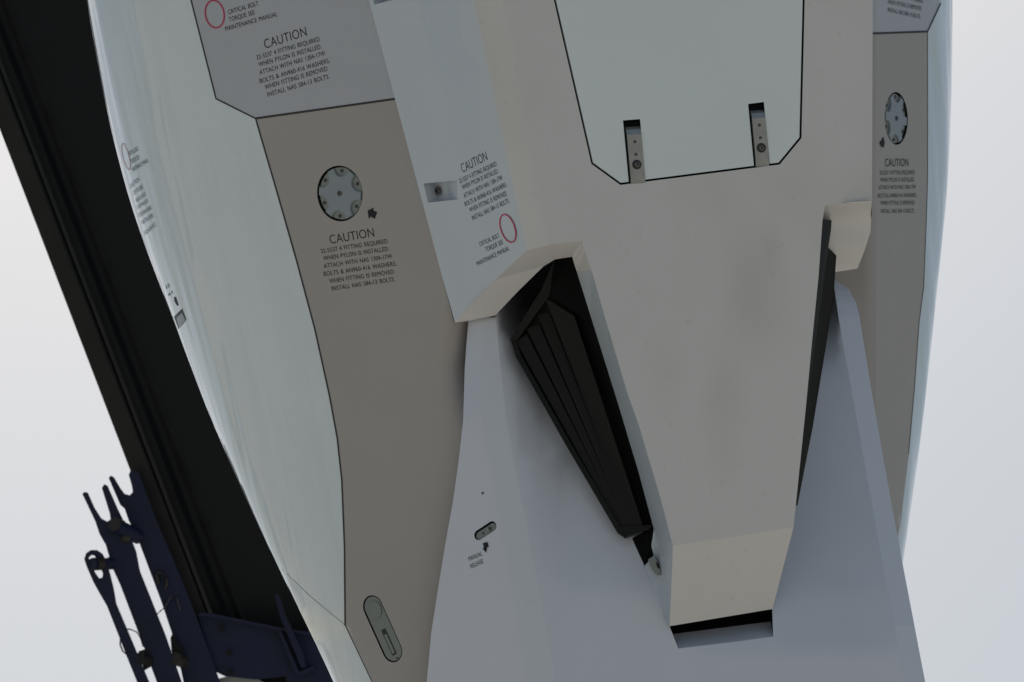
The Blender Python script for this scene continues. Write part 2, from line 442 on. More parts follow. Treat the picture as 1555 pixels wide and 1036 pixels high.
# ------------------------------------------------------------------ keel: side wall and belly
slotF = [(643, 279), (694, 274), (695, 303), (650, 308)]
wall_out = [(e0(-400), -400)] + [(e0(y), y) for y in (-200, 0, 150, 300, 420)] + [(691, 490), (704, 474), (752, 425), (800, 380)] + [(e3(y), y) for y in (300, 200, 100, 0, -200, -400)]
ext = [(e(y) + d, y) for e in (e1, e2) for d in (-9, -4, 0, 4, 9) for y in range(-390, 480, 30)]
slot2 = [(560, -30), (592, -34), (597, 0), (568, 7)]
kw = panel('keel_side', wall_out, [slotF, slot2], zkeel, M['keel'], step=32, extra=ext); kw['label'] = 'bluish keel side wall with caution text and red ring'
DOOR = [(770, -300), (841, 0), (898, 249), (942, 281), (1184, 250), (1217, 210), (1222, 0), (1228, -300)]
belly_out = [(e3(y), y) for y in (-400, -200, 0, 100, 200, 300)] + [(800, 380), (843, 370), (884, 365), (888, 380), (898, 410), (920, 486), (953, 598), (970, 645), (1004, 760), (1022, 829),
             (1205, 801), (1209, 762), (1224, 616), (1233, 520), (1243, 420), (1249, 335), (1253, 312), (1324, 305), (1325, 0), (1326, -400)]
ext = [(e(y) + d, y) for e in (e4,) for d in (-9, -4, 0, 4, 9) for y in range(-390, 380, 30)]
by = panel('belly_skin', belly_out, [DOOR], zkeel, M['belly'], step=34, extra=ext); by['label'] = 'smooth pale grey belly skin tapering downwards'
# hidden skirts under the keel edges
strip('keel_skirt', [(e0(y), y, zkeel(e0(y), y)) for y in (-400, 0, 200, 400, 489)], [(e0(y) + 6, y, zkeel(e0(y), y) - 45) for y in (-400, 0, 200, 400, 489)], M['keel'])
strip('keel_side', [(1326, -400, zbelly(1326, -400)), (1325, 0, zbelly(1325, 0)), (1324, 305, zbelly(1324, 305))], [(1327, -400, -680), (1325.5, 0, -680), (1324, 330, -680)], M['keel'])
# chamfered ends of the keel, left and right
zk = zkeel
A = [(691, 490, zk(691, 490)), (704, 474, zk(704, 474)), (752, 425, zk(752, 425)), (800, 380, zk(800, 380)), (843, 370, zk(843, 370)), (884, 365, zk(884, 365))]
B = [(713, 488, -218), (752, 479, -192), (791, 438, -135), (826, 404, -95), (843, 394, -80), (869, 390, -74)]
ce = strip('keel_end', A, B, M['belly']); ce['label'] = 'cream chamfered keel end above the black duct'
def zend(x, y):
    t = max(-.2, min(1.3, (y - 309) / 100)); p = t + .13 * math.sin(2 * math.pi * min(1, max(0, t)))
    return zbelly(x, 310) * (1 - p) + (-290 - 1.5 * (x - 1270)) * p
cr = panel('keel_end', [(1253, 312), (1290, 307), (1324, 305), (1322, 352), (1313, 380), (1302, 408), (1270, 413), (1255, 410), (1246, 335), (1249, 334)], [], zend, M['belly'], step=9); cr['label'] = 'cream keel end with a rounded hollow on the right'
# tongue: side walls and end facet
TO = [(884, 365), (888, 380), (898, 410), (920, 486), (953, 598), (970, 645), (1004, 760), (1022, 829), (1017, 951)]
TI = [(869, 390, -74), (871, 398, -84), (876, 413, -98), (897, 480, -124), (922, 560, -130), (940, 618, -131), (970, 718, -132), (993, 804, -136), (1016.5, 950.5, zmain(1017, 951) + 3)]
tz = [zkeel(*p) for p in TO[:-1]] + [zmain(1017, 951) + 10]
ts = strip('tongue_side', [(p[0], p[1], z) for p, z in zip(TO, tz)][2:], TI[2:], M['keel']); ts['label'] = 'narrow bluish side wall of the tongue beside the black duct'
strip('keel_end', [(p[0], p[1], z) for p, z in zip(TO, tz)][:3], TI[:3], M['belly'])  # belly tone swapped in for the keel's, painting this corner as lit
T3 = [(993, 804, -136), (989, 829, -140), (993, 844, -142), (982, 849, -146), (979, 861, zmain(979, 861) + 2), (1016.5, 950.5, zmain(1017, 951) + 3)]
obj('tongue_side', [at(*p) for p in T3] , [(0, 1, 2, 5), (2, 3, 4, 5)], M['keel'], AIR, ORG)
te = strip('tongue_end', [(1022, 829, zk(1022, 829)), (1114, 815, zk(1114, 815)), (1205, 801, zk(1205, 801))], [(1017, 951, zmain(1017, 951) + 10), (1095, 938, zmain(1095, 938) + 10), (1173, 925, zmain(1173, 925) + 10)], M['belly'])
te['label'] = 'cream sloping end facet of the tongue'
strip('tongue_side', [(1205, 801, zk(1205, 801)), (1209, 762, zk(1209, 762)), (1224, 616, zk(1224, 616)), (1233, 520, zk(1233, 520)), (1249, 335, zk(1249, 335)), (1253, 312, zk(1253, 312))],
      [(1204, 801, -190), (1208, 762, -200), (1223, 616, -235), (1232, 520, -260), (1246, 335, -290), (1247, 318, -290)], M['keel'])
strip('tongue_side', [(1205, 801, zk(1205, 801)), (1173, 925, zmain(1173, 925) + 10)], [(1203, 801, -190), (1172, 925, -170)], M['keel'])

# ------------------------------------------------------------------ lower fairing
NOTCH = [(1014, 944), (1172.5, 921), (1174, 967), (1030, 985)]
fm = [(crL(y), y) for y in (480, 560, 640, 760, 900, 1036, 1200, 1400)] + [(crR(y), y) for y in (1400, 1200, 1036, 900, 810, 700, 600, 480)] + [(1262, 400), (1150, 330), (900, 340), (745, 440)]
fa = panel('fairing_skin', fm, [NOTCH], zmain, M['fairing'], step=30); fa['label'] = 'broad blue grey fairing face below the tongue'
YS = (482, 520, 560, 600, 640, 700, 760, 830, 900, 960, 1036, 1120, 1200, 1300, 1400)
strip('fairing_chamfer', [(crL(y), y, zfair(crL(y), y)) for y in YS], [(srL(y), y, zfair(srL(y), y)) for y in YS], M['fairing'], shade=True)
LATR = frame(737, 806, zfair, (.0, 1)); LATR = LATR @ Matrix.Rotation(R(-62), 4, 'Z')
holeRel = loop_px(stadium(.054, .0158), LATR)
fs_ = [(srL(y), y) for y in YS] + [(xeL(y), y) for y in reversed(YS)]
fp = panel('fairing_side', fs_, [holeRel], zfair, M['fairing'], step=22); fp['label'] = 'fairing side with the manual release latch'
strip('fairing_skirt', [(xeL(y), y, zfair(xeL(y), y)) for y in YS], [(xeL(y) + 8, y, zfair(xeL(y), y) - 70) for y in YS], M['fairing'], shade=True)
YR = (400, 412, 440, 460, 480, 540, 600, 700, 760, 810, 858, 950, 1036, 1200, 1400)
fr = strip('fairing_chamfer', [(crR(y), y, zmain(crR(y), y)) for y in YR], [(edR(y), y, zfairR(edR(y), y)) for y in YR], M['fairing'])
strip('fairing_skirt', [(edR(y), y, zfairR(edR(y), y)) for y in YR], [(edR(y) - 10, y, zfairR(edR(y), y) - 160) for y in YR], M['fairing'])
# notch at the tongue's tip: sloping lower face, black floor
zn = zmain
nv = [at(1030, 985, zn(1030, 985)), at(1174, 967, zn(1174, 967)), at(1170.5, 944, zn(1170, 944) - 46), at(1022, 963, zn(1022, 963) - 46)]
nb = [at(1172.5, 921, zn(1172, 921)), at(1014, 944, zn(1014, 944)), at(1168, 915, zn(1168, 915) - 70), at(1010, 938, zn(1010, 938) - 70)]
no_ = obj('notch_lip', nv, [(0, 1, 2, 3)], M['fairing'], AIR, ORG)
obj('notch_floor', [nv[3], nv[2], nb[2], nb[3], nv[1], nb[0], nv[0], nb[1]], [(0, 1, 2, 3), (1, 4, 5, 2), (0, 3, 7, 6)], M['void'], no_, ORG)

# ------------------------------------------------------------------ black duct bodies beside the tongue
OB = [(869, 388, -130), (842, 393, -150), (822, 440, -165), (775, 515, -185), (783, 541, -182), (858, 674, -160), (938, 810, -138), (950, 818, -136), (985, 806, -138), (994, 802, -139), (940, 616, -134)]
k = len(OB)
body = obj('duct', [at(*p) for p in OB] + [at(x, y, zmain(x, y) - 20) for x, y, z in OB],
           [(i, (i + 1) % k, k + (i + 1) % k, k + i) for i in range(k)], M['rubber'], AIR, ORG); body['label'] = 'black wedge shaped duct on the left of the tongue'
obj('duct_liner', [at(x, y, z - 26) for x, y, z in OB], [tuple(range(k))], M['rubber'], body, ORG)
obj('duct_liner', [at(x, y, z) for x, y, z in ((869, 391, -140), (872, 480, -168), (976, 798, -150), (993, 800, -148), (940, 616, -146), (905, 500, -144))], [tuple(range(6))], M['void'], body, ORG)
# lip round the left side, then stepped ribs getting deeper towards the tongue
lipO = [(842, 393, -150), (822, 440, -165), (775, 515, -185), (783, 541, -182), (858, 674, -160), (938, 810, -138), (950, 818, -136)]
lipI = [(852, 410, -152), (832, 452, -167), (784, 518, -186), (791, 540, -183), (866, 672, -161), (943, 802, -139), (955, 810, -137)]
strip('duct_lip', lipO, lipI, M['rubber'], body)
strip('duct_lip', lipI, [(x + 2, y, z - 8) for x, y, z in lipI], M['rubber'], body)
# each rib: top-left, top-right, bottom-right, bottom-left
RIB = [((783, 518, -190), (800, 508, -190), (948, 800, -143), (942, 802, -143)),
       ((800, 499, -187), (818, 492, -187), (953, 800, -141), (947, 800, -142)),
       ((816, 478, -184), (834, 474, -183), (958, 799, -140), (952, 799, -141)),
       ((832, 462, -181), (856, 480, -168), (964, 798, -139), (957, 799, -140)),
       ((827, 452, -170), (872, 480, -155), (976, 798, -138), (963, 798, -139))]
for i, q in enumerate(RIB):
    t = [at(*p) for p in q]; b = [at(p[0], p[1], p[2] - 3) for p in q]
    obj('duct_rib', t + b, [(0, 1, 2, 3), (0, 4, 5, 1), (1, 5, 6, 2), (3, 2, 6, 7), (0, 3, 7, 4)], M['rubber'], body, ORG)
obj('duct_rib', [at(842, 396, -150), at(868, 392, -132), at(905, 500, -134), at(893, 488, -149), at(845, 455, -165), at(832, 452, -168)], [(0, 1, 2, 3, 4, 5)], M['void'], body, ORG)
obj('duct_tip', [at(941, 800, -136), at(957, 813, -134), at(985, 805, -135), at(990, 797, -136)], [(0, 1, 2, 3)], M['rubber'], body, ORG)
obj('drain_slot', [at(960, 818, zmain(960, 818) + 1), at(992, 798, -140), at(989, 829, -141), at(993, 844, -143), at(979, 860, zmain(979, 860) + 1)], [(0, 1, 2, 3, 4)], M['void'], AIR, ORG)
R2 = [(1246, 333, -125), (1263, 335, -160), (1262, 350, -168), (1258, 376, -170), (1270, 388, -185), (1266, 450, -185), (1252, 540, -180), (1234, 650, -172), (1211, 768, -160), (1205, 768, -150), (1220, 560, -120)]
bb = obj('duct', [at(*p) for p in R2] + [at(x - 14, y, min(z - 60, zmain(x, y))) for x, y, z in R2], [tuple(range(11))] + [(i, (i + 1) % 11, 11 + (i + 1) % 11, 11 + i) for i in range(11)], M['rubber'], AIR, ORG)
bb['label'] = 'thin black sliver of duct showing past the right of the tongue'
obj('duct_lip', [at(1262, 392, -181), at(1270, 389, -184), at(1266, 450, -184), at(1252, 540, -179), at(1234, 650, -171), at(1230, 650, -170), at(1247, 540, -178), at(1260, 450, -182)], [tuple(range(8))], M['rubber'], bb, ORG)
# teardrop fitting on the tongue's side near its tip
zt = lambda x, y: -143 + .4 * (x - 985) + .06 * (850 - y) + 3
dz = [(984, 850), (990, 846), (996, 849), (1001, 858), (1003, 868), (1001, 874), (996, 872), (990, 864)]
tq = obj('drain_fitting', [at(x, y, zt(x, y) + 12) for x, y in dz] + [at(x, y, zt(x, y) - 14) for x, y in dz], [tuple(range(8))] + [(i, (i + 1) % 8, 8 + (i + 1) % 8, 8 + i) for i in range(8)], M['latch'], AIR, ORG)
decal('drain_hole', [(996, 852), (1000, 857), (1001.5, 864), (999, 863), (997, 858)], lambda x, y: zt(x, y) + 12, M['void'], tq)

# ------------------------------------------------------------------ belly door with two strap hinges
recess('door_sill', DOOR, zkeel, .016, M['seal'], M['void'], wallname='door_seal')
def inset(poly, d):
    out = []; n = len(poly)
    ar = sum(poly[i][0] * poly[(i + 1) % n][1] - poly[(i + 1) % n][0] * poly[i][1] for i in range(n)); s = 1 if ar > 0 else -1
    for i in range(n):
        a, b, c = poly[i - 1], poly[i], poly[(i + 1) % n]
        d1 = Vector((b[0] - a[0], b[1] - a[1])).normalized(); d2 = Vector((c[0] - b[0], c[1] - b[1])).normalized()
        n1 = Vector((-d1.y, d1.x)) * s; n2 = Vector((-d2.y, d2.x)) * s
        m = (n1 + n2); m = m * (d / max(.2, m.dot(n1))); out.append((b[0] + m.x, b[1] + m.y))
    return out
DI = inset(DOOR, 3.2)
H1 = [(946, 183), (972, 181), (980, 276), (955, 279)]
H2 = [(1136, 158), (1160, 155), (1169, 250), (1145, 253.5)]
dr = panel('access_door', DI, [H1, H2], lambda x, y: zbelly(x, y) - .3, M['door'], step=40); dr['label'] = 'pale hinged access door with clipped lower corners'
zdoor = lambda x, y: zbelly(x, y) - .3
nb_ = normal(1060, 150, zbelly)
top = [at(x, y, zdoor(x, y)) for x, y in DI]; n = len(top)
obj('door_edge', top + [p - nb_ * .012 for p in top], [(i, (i + 1) % n, n + (i + 1) % n, n + i) for i in range(n)], M['door'], dr, ORG)
def hinge(H, dx):
    recess('hinge_slot_floor', H, zdoor, .011, M['seal'], M['void'], wallname='hinge_slot')
    F = frame((H[0][0] + H[2][0]) / 2, (H[0][1] + H[2][1]) / 2, zdoor, (.088, 1))
    inv = F.inverted()
    L = [inv @ at(x, y, zdoor(x, y)) for x, y in H]
    xl, xr = L[0].x, L[1].x; yt, yb = L[0].y, L[2].y
    x0, x1 = xl + .0075, xr - .001
    prof = [(yt - .021, -.010), (yt - .030, -.001), (yt - .046, .004), (yb + .016, .004), (yb + .004, .0015), (yb - .004, .0015), (yb - .004, -.008)]
    bm = bmesh.new()
    a = [bm.verts.new((x0, y, z)) for y, z in prof]; b = [bm.verts.new((x1, y, z)) for y, z in prof]
    for i in range(len(prof) - 1): bm.faces.new((a[i], b[i], b[i + 1], a[i + 1]))
    bm.faces.new(a); bm.faces.new(list(reversed(b)))
    bmesh.ops.recalc_face_normals(bm, faces=bm.faces[:])
    h = place('hinge', bm, F, M['alu'])
    xc = (x0 + x1) / 2
    w = .004
    for yy in (yt - .068, yt - .107): screw(F, xc, yy, w, .0050, h)
    yy = yt - .138
    o = place('hinge_bolt_well', prism(circ(.0150, 20), 0, .0006), F @ Matrix.Translation((xc, yy, w)), M['seal'], h)
    screw(F, xc, yy, w + .0006, .0098, h, 'hinge_bolt')
    return h
h1 = hinge(H1, 0); h1['label'] = 'left strap hinge, one screw line above its bolt'
h2 = hinge(H2, 0); h2['label'] = 'right strap hinge near the clipped corner'

# ------------------------------------------------------------------ round covers
def cover(F, hole, zf, rot, lab):
    recess('cover_gap', hole, zf, .012, M['seal'], M['void'], wallname='cover_seal')
    base = place('round_cover', prism(circ(RC - .0055, 48), -.012, -.0070, .001), F, M['coverlow']); base['label'] = lab
    star = []
    Rm = RC - .0065
    sc = [rot + i * math.pi / 3 for i in range(6)]
    for i in range(144):
        t = 2 * math.pi * i / 144; r = Rm
        # scallops: circles of radius .021 centred on the rim
        for a in sc:
            d = abs((t - a + math.pi) % (2 * math.pi) - math.pi); c = Rm * 1.0; q = .027
            s = c * math.sin(d)
            if s < q and d < 1: r = min(r, c * math.cos(d) - math.sqrt(q * q - s * s))
        star.append((r * math.cos(t), r * math.sin(t)))
    sp = place('star_plate', prism(star, -.0070, .0008, .0022), F, M['cover'], base)
    for a in sc: screw(F, .072 * math.cos(a), .072 * math.sin(a), -.0070, .0064, base)
    screw(F, 0, 0, .0005, .0085, base, 'centre_screw')
cover(CVL, holeL, zL, R(18), 'round cover with a six lobed plate beside the left caution text')
cover(CVR, holeR, zR, R(25), 'foreshortened round cover on the right belly band')

# ------------------------------------------------------------------ keel wall slots with bolts
def slot(loop, bx, by_):
    cx = sum(p[0] for p in loop) / 4; cy = sum(p[1] for p in loop) / 4
    n_ = normal(cx, cy, zkeel); top = [at(x, y, zkeel(x, y)) for x, y in loop]
    # ramp: deep at the band side, rising to the wall skin at the other end
    deep = [top[0] - n_ * .045 + (top[1] - top[0]) * .04, top[3] - n_ * .045 + (top[2] - top[3]) * .04]
    mid = [top[0] + (top[1] - top[0]) * .40 - n_ * .040, top[3] + (top[2] - top[3]) * .40 - n_ * .040]
    v = top + deep + mid     # 0-3 top, 4,5 deep, 6,7 mid
    o = obj('bolt_slot', v, [(4, 6, 7, 5), (6, 1, 2, 7), (0, 4, 5, 3), (0, 1, 6, 4), (3, 5, 7, 2)], M['keel'], AIR, ORG)
    F = frame(bx, by_, zkeel); c = (deep[0] + deep[1] + mid[0] + mid[1]) / 4
    F.translation = c + (top[0] - top[3]).normalized() * .002 - (top[1] - top[0]).normalized() * .016
    w = place('washer', prism(circ(.0165, 24), 0, .004, .001), F, M['alu'], o)
    screw(F, 0, 0, .004, .0115, o, 'bolt')
    return o
slot(slotF, 650, 293)['label'] = 'bolt slot in the keel side beside the caution text'
slot(slot2, 570, -14)

# ------------------------------------------------------------------ latch in the belly band, manual release, small square port
recess('latch_gap', holeLat, zL, .014, M['seal'], M['void'], wallname='latch_seal')
lb = place('flush_latch', prism(stadium(.152, .0345), -.014, -.002, .0012), LAT, M['latch']); lb['label'] = 'grey flush latch at the foot of the belly band'
def sub(name, bm, F, m, par, shade=False):
    return place(name, bm, F, m, par, shade)
sub('latch_button', prism(circ(.029, 30, 0, .066), -.002, .0012, .0008), LAT, M['latch'], lb)
sub('latch_slot', prism([(-.009, -.092), (.009, -.092), (.009, -.002), (-.009, -.002)], -.002, -.0012), LAT, M['seal'], lb)
sub('latch_handle', prism([(-.004, -.086), (.007, -.086), (.007, -.020), (-.004, -.020)], -.0012, .0022, .0008), LAT, M['latch'], lb)
screw(LAT, .004, -.105, -.002, .0035, lb)
recess('release_gap', holeRel, zfair, .012, M['seal'], M['void'], wallname='release_seal')
rl = place('release_latch', prism(stadium(.054, .0122), -.011, -.004, .0008), LATR @ Matrix.Translation((.002, 0, 0)), M['latch']); rl['label'] = 'small oval manual release latch above its arrow'
screw(LATR, .002, -.012, -.004, .004, rl); screw(LATR, .002, .016, -.004, .006, rl)
sub('release_tab', prism([(-.006, .004), (.009, .004), (.009, .012), (-.006, .012)], -.004, -.001, .0005), LATR, M['alu'], rl)
sp_ = panel('side_port', [(264, 481), (276, 469), (282, 485), (271, 500)], [], lambda x, y: zL(x, y) + 2.5, M['seal'], step=4); sp_['label'] = 'small square port near the left edge'
panel('port_plate', [(268, 483), (276.5, 475), (281.5, 486), (272, 498)], [], lambda x, y: zL(x, y) + 4.5, M['cover'], sp_, step=4)
rv = frame(733, 749, zfair); screw(rv, 0, 0, 0, .004, AIR, 'rivet')

# ------------------------------------------------------------------ stencils
TXT = {}
def text_line(s, x0, y0, x1, y1, up, zf, group, off=.7):
    """one stencilled line: base line from x0,y0 to x1,y1 in the picture, cap height vector up"""
    cu = bpy.data.curves.new('marking', 'FONT'); cu.body = s; cu.size = 1; cu.offset = -.003 if s != 'CAUTION' else -.008; cu.resolution_u = 5; cu.space_character = 1.04; cu.space_word = 1.3
    o = bpy.data.objects.new('marking', cu); COL.objects.link(o)
    dg = bpy.context.evaluated_depsgraph_get(); me = o.evaluated_get(dg).to_mesh()
    vs = [tuple(v.co) for v in me.vertices]; fs = [tuple(p.vertices) for p in me.polygons]
    o.evaluated_get(dg).to_mesh_clear(); bpy.data.objects.remove(o); bpy.data.curves.remove(cu)
    mx0 = min(v[0] for v in vs); mx1 = max(v[0] for v in vs); cap = .73
    V, Fs = TXT.setdefault(group, ([], [])); b = len(V)
    for x, y, _ in vs:
        u = (x - mx0) / (mx1 - mx0); w = y / cap
        px = x0 + (x1 - x0) * u + up[0] * w; py = y0 + (y1 - y0) * u + up[1] * w
        V.append(at(px, py, zf(px, py) + off))
    Fs += [tuple(b + i for i in f) for f in fs]
CAU = ['CAUTION', '32-5537 4 FITTING REQUIRED', 'WHEN PYLON IS INSTALLED.', 'ATTACH WITH NAS 1304-17W', 'BOLTS & AN960-416 WASHERS.', 'WHEN FITTING IS REMOVED', 'INSTALL NAS 584-13 BOLTS.']
CRI = ['CRITICAL BOLT', 'TORQUE SEE', 'MAINTENANCE MANUAL']
def block(lines, co, ox, oy, sc, h, H, lean, zf, group, off=.7):
    for i, (s, (a, b, c, d)) in enumerate(zip(lines, co)):
        hh = H if s == 'CAUTION' else h
        text_line(s, ox + a / sc, oy + b / sc, ox + c / sc, oy + d / sc, (-lean * hh, -hh), zf, group, off)
block(CAU, [(405, 600, 672, 555), (350, 657, 752, 595), (365, 700, 762, 640), (367, 747, 780, 685), (367, 795, 805, 730), (400, 838, 790, 780), (415, 883, 797, 825)], 400, 220, 3.983, 6.9, 14, .2, zL, 'caution_text')
block(CAU, [(470, 285, 715, 208), (422, 350, 790, 240), (435, 390, 800, 283), (440, 437, 822, 322), (442, 487, 848, 365), (472, 522, 835, 412), (487, 565, 845, 457)], 280, 0, 3.8375, 7.2, 14.5, .22, lambda x, y: zL(x, y) + .3, 'caution_text_upper')
block(CRI, [(257, 85, 433, 32), (262, 128, 410, 85), (240, 182, 543, 95)], 280, 0, 3.8375, 7.2, 7, .22, lambda x, y: zL(x, y) + .3, 'bolt_text_upper')
block(CAU, [(305, 158, 447, 85), (290, 218, 497, 118), (305, 253, 507, 158), (315, 300, 530, 195), (320, 347, 552, 235), (347, 380, 553, 285), (362, 425, 568, 325)], 620, 220, 3.7, 7.2, 14, .3, zkeel, 'caution_text_keel')
block(CRI, [(403, 572, 513, 520), (437, 602, 533, 557), (388, 682, 568, 592)], 620, 220, 3.7, 7, 7, .3, zkeel, 'bolt_text_keel')
block(CAU, [(655, -28, 795, -30), (622, 22, 833, 20), (625, 65, 833, 63), (618, 111, 840, 108), (612, 161, 845, 158), (627, 205, 833, 203), (630, 254, 832, 252)], 1180, 260, 3.983, 6.6, 12.5, 0, zR, 'caution_text_right', 2.5)
block(CAU[4:], [(560, -35, 775, 20), (570, 22, 765, 62), (570, 68, 760, 110)], 1200, 0, 3.836, 6.5, 12, -.05, lambda x, y: zR(x, y) + .3, 'caution_text_corner', 2.5)
block(['MANUAL', 'RELEASE'], [(712, 556, 765, 533), (720, 585, 769, 563)], 440, 640, 2.617, 7, 7, .2, zfair, 'release_text')
# the strongly foreshortened stencils near the left edge
sx = lambda X, Y: (120 + X / 3.453, 200 + Y / 3.453)
def edge_lines(lines, co, h, grp):
    for s, (a, b, c, d) in zip(lines, co):
        p, q = sx(a, b), sx(c, d); text_line(s, p[0], p[1], q[0], q[1], (-.3 * h, -h), zL, grp, 2.2)
edge_lines(CRI, [(262, 128, 312, 98), (272, 170, 315, 143), (280, 212, 362, 160)], 6.5, 'bolt_text_edge')
edge_lines(CAU, [(270, 300, 315, 258), (285, 335, 335, 298), (300, 375, 350, 335), (305, 410, 362, 372), (315, 450, 380, 408), (330, 490, 390, 448), (345, 545, 402, 495)], 6.5, 'caution_text_edge')
edge_lines(['32', '41'], [(455, 828, 476, 812), (468, 868, 490, 850)], 5, 'port_text')
LBL = dict(caution_text='black caution stencil under the left round cover', caution_text_upper='caution stencil on the top left panel', bolt_text_upper='bolt stencil beside the top left red ring',
           caution_text_keel='narrow caution stencil on the keel side', bolt_text_keel='bolt stencil below the keel red ring', caution_text_right='foreshortened caution stencil on the right band',
           caution_text_corner='last lines of a caution stencil, top right corner', release_text='stencil reading MANUAL RELEASE', bolt_text_edge='bolt stencil at the far left edge', caution_text_edge='caution stencil at the far left edge', port_text='tiny stencil by the left port')
for gname, (V, Fs) in TXT.items():
    o = obj('stencil_text', V, Fs, M['ink'], AIR, ORG); o['label'] = LBL[gname]
def ring(cx, cy, a, b, tilt, zf, off=.8, w=2.2):
    pts = []
    for i in range(48):
        t = 2 * math.pi * i / 48; x, y = a * math.cos(t), b * math.sin(t)
        pts.append((cx + x * math.cos(tilt) - y * math.sin(tilt), cy + x * math.sin(tilt) + y * math.cos(tilt)))
    return ribbon('bolt_ring', pts, w, zf, M['red'], off=off, step=60, closed=True)
ring(326, 21.6, 14.2, 21, R(-10), lambda x, y: zL(x, y) + .3)['label'] = 'red ring on the top left panel'
ring(771, 347, 10.5, 22, R(-18), zkeel, w=1.9)['label'] = 'red ring on the keel side'
ring(191, 238, 4.6, 20.5, R(-14), zL, 2.2, .7)['label'] = 'thin red ring at the far left edge'
def arrow(pts, ox, oy, sc, zf, off=.8):
    return decal('arrow_mark', [(ox + x / sc, oy + y / sc) for x, y in pts], zf, M['ink'], off=off)
arrow([(630, 398), (668, 380), (662, 396), (688, 408), (673, 448), (648, 434), (637, 449)], 400, 220, 3.983, zL)
arrow([(545, 800), (551, 832), (546, 860), (537, 853), (535, 862), (522, 838), (524, 822), (534, 820), (537, 805)], 1200, 0, 3.836, zR, 2.2)
arrow([(767, 484), (786, 479), (791, 500), (785, 499), (780, 522), (767, 507), (771, 499)], 440, 640, 2.617, zfair)
arrow([(497, 868), (504, 866), (520, 912), (514, 914), (500, 890)], 120, 200, 3.453, zL, 2.2)

# ------------------------------------------------------------------ crane boom behind, on the left
ZB = -2300
BOR = at(150, 600, ZB)
BOOM = thing('crane_boom', 'dark steel crane boom with navy blue fork ended link bars at its foot', 'crane boom', BOR)
dv = Vector((.357, .934)); pv = Vector((.934, -.357)); o0 = Vector((0, 197))
def bp(s, t, z): q = o0 + pv * s + dv * t; return at(q.x, q.y, ZB + z)
def boom_prism(name, prof, t0, t1, m, skew=0):
    n = len(prof); v = [bp(s, t0 + s * skew, z) for s, z in prof] + [bp(s, t1 + s * skew, z) for s, z in prof]
    return obj(name, v, [(i, (i + 1) % n, n + (i + 1) % n, n + i) for i in range(n)] + [tuple(range(n)), tuple(range(2 * n - 1, n - 1, -1))], m, BOOM, BOR)
boom_prism('boom_flange', [(0, 0), (27, 8), (30, 4), (30, -24), (4, -30), (0, -24)], -700, 860, M['boomgrey'])
boom_prism('boom_rail', [(34, -30), (40, -14), (52, -10), (60, -30), (60, -60), (34, -60)], -700, 855, M['boomdark'])
boom_prism('boom_web', [(30, -36), (420, -20), (420, -300), (30, -300)], -700, 960, M['boomdark'])
boom_prism('boom_rail', [(70, -34), (78, -24), (84, -34)], -700, 838, M['boomgrey'])
zx = lambda X, Y: (80 + X / 2.91, 680 + Y / 2.91)
def plate(name, pts, z0, z1, m, hole=None, parent=BOOM):
    P = [zx(*p) for p in pts]; n = len(P)
    if hole is None:
        v = [at(x, y, ZB + z1) for x, y in P] + [at(x, y, ZB + z0) for x, y in P]
        return obj(name, v, [tuple(range(n)), tuple(range(2 * n - 1, n - 1, -1))] + [(i, (i + 1) % n, n + (i + 1) % n, n + i) for i in range(n)], m, parent, BOR)
    H = [zx(*p) for p in hole]; pts2 = P + H; k = len(H)
    ed = [(i, (i + 1) % n) for i in range(n)] + [(n + i, n + (i + 1) % k) for i in range(k)]
    vo, _, fo, *_ = delaunay_2d_cdt([Vector(p) for p in pts2], ed, [], 0, 1e-4)
    fs = []; N = len(vo)
    for f in fo:
        c = (sum(vo[i][0] for i in f) / 3, sum(vo[i][1] for i in f) / 3)
        if inside(c, P) and not inside(c, H): fs += [tuple(f), tuple(N + i for i in reversed(f))]
    for e in ed: fs.append((e[0], e[1], N + e[1], N + e[0]))
    return obj(name, [at(x, y, ZB + z1) for x, y in vo] + [at(x, y, ZB + z0) for x, y in vo], fs, m, parent, BOR)
p1 = plate('fork_plate', [(247, 133), (258, 123), (272, 132), (300, 180), (318, 204), (340, 210), (354, 196), (350, 170), (336, 120), (345, 98), (380, 110), (450, 300), (560, 560), (640, 760), (760, 1090), (590, 1090), (540, 860), (480, 680), (420, 520), (375, 400), (335, 320), (318, 270), (298, 252)], 20, 34, M['blue'])
p1['label'] = 'widest navy fork plate against the boom'
p2 = plate('link_bar', [(131, 205), (140, 195), (156, 199), (185, 265), (215, 312), (240, 326), (256, 318), (252, 290), (217, 178), (228, 161), (243, 168), (290, 275), (315, 325), (345, 350), (380, 400), (352, 414), (370, 460), (386, 545), (440, 680), (500, 830), (590, 1090), (480, 1090), (395, 860), (300, 610), (268, 540), (243, 460), (235, 430), (207, 382), (188, 325)], 40, 58, M['blue'])
p2['label'] = 'middle navy link bar with a two prong fork'
p3 = plate('link_bar', [(139, 492), (148, 466), (168, 452), (195, 452), (220, 468), (238, 500), (255, 560), (270, 620), (282, 690), (350, 850), (450, 1090), (395, 1090), (330, 930), (288, 822), (240, 700), (205, 640), (178, 590), (152, 530)], 62, 78, M['blue'],
           [(160, 486), (172, 474), (186, 478), (200, 505), (222, 556), (219, 574), (206, 577), (190, 555), (165, 505)])
p3['label'] = 'outer navy link bar ending in an eye'
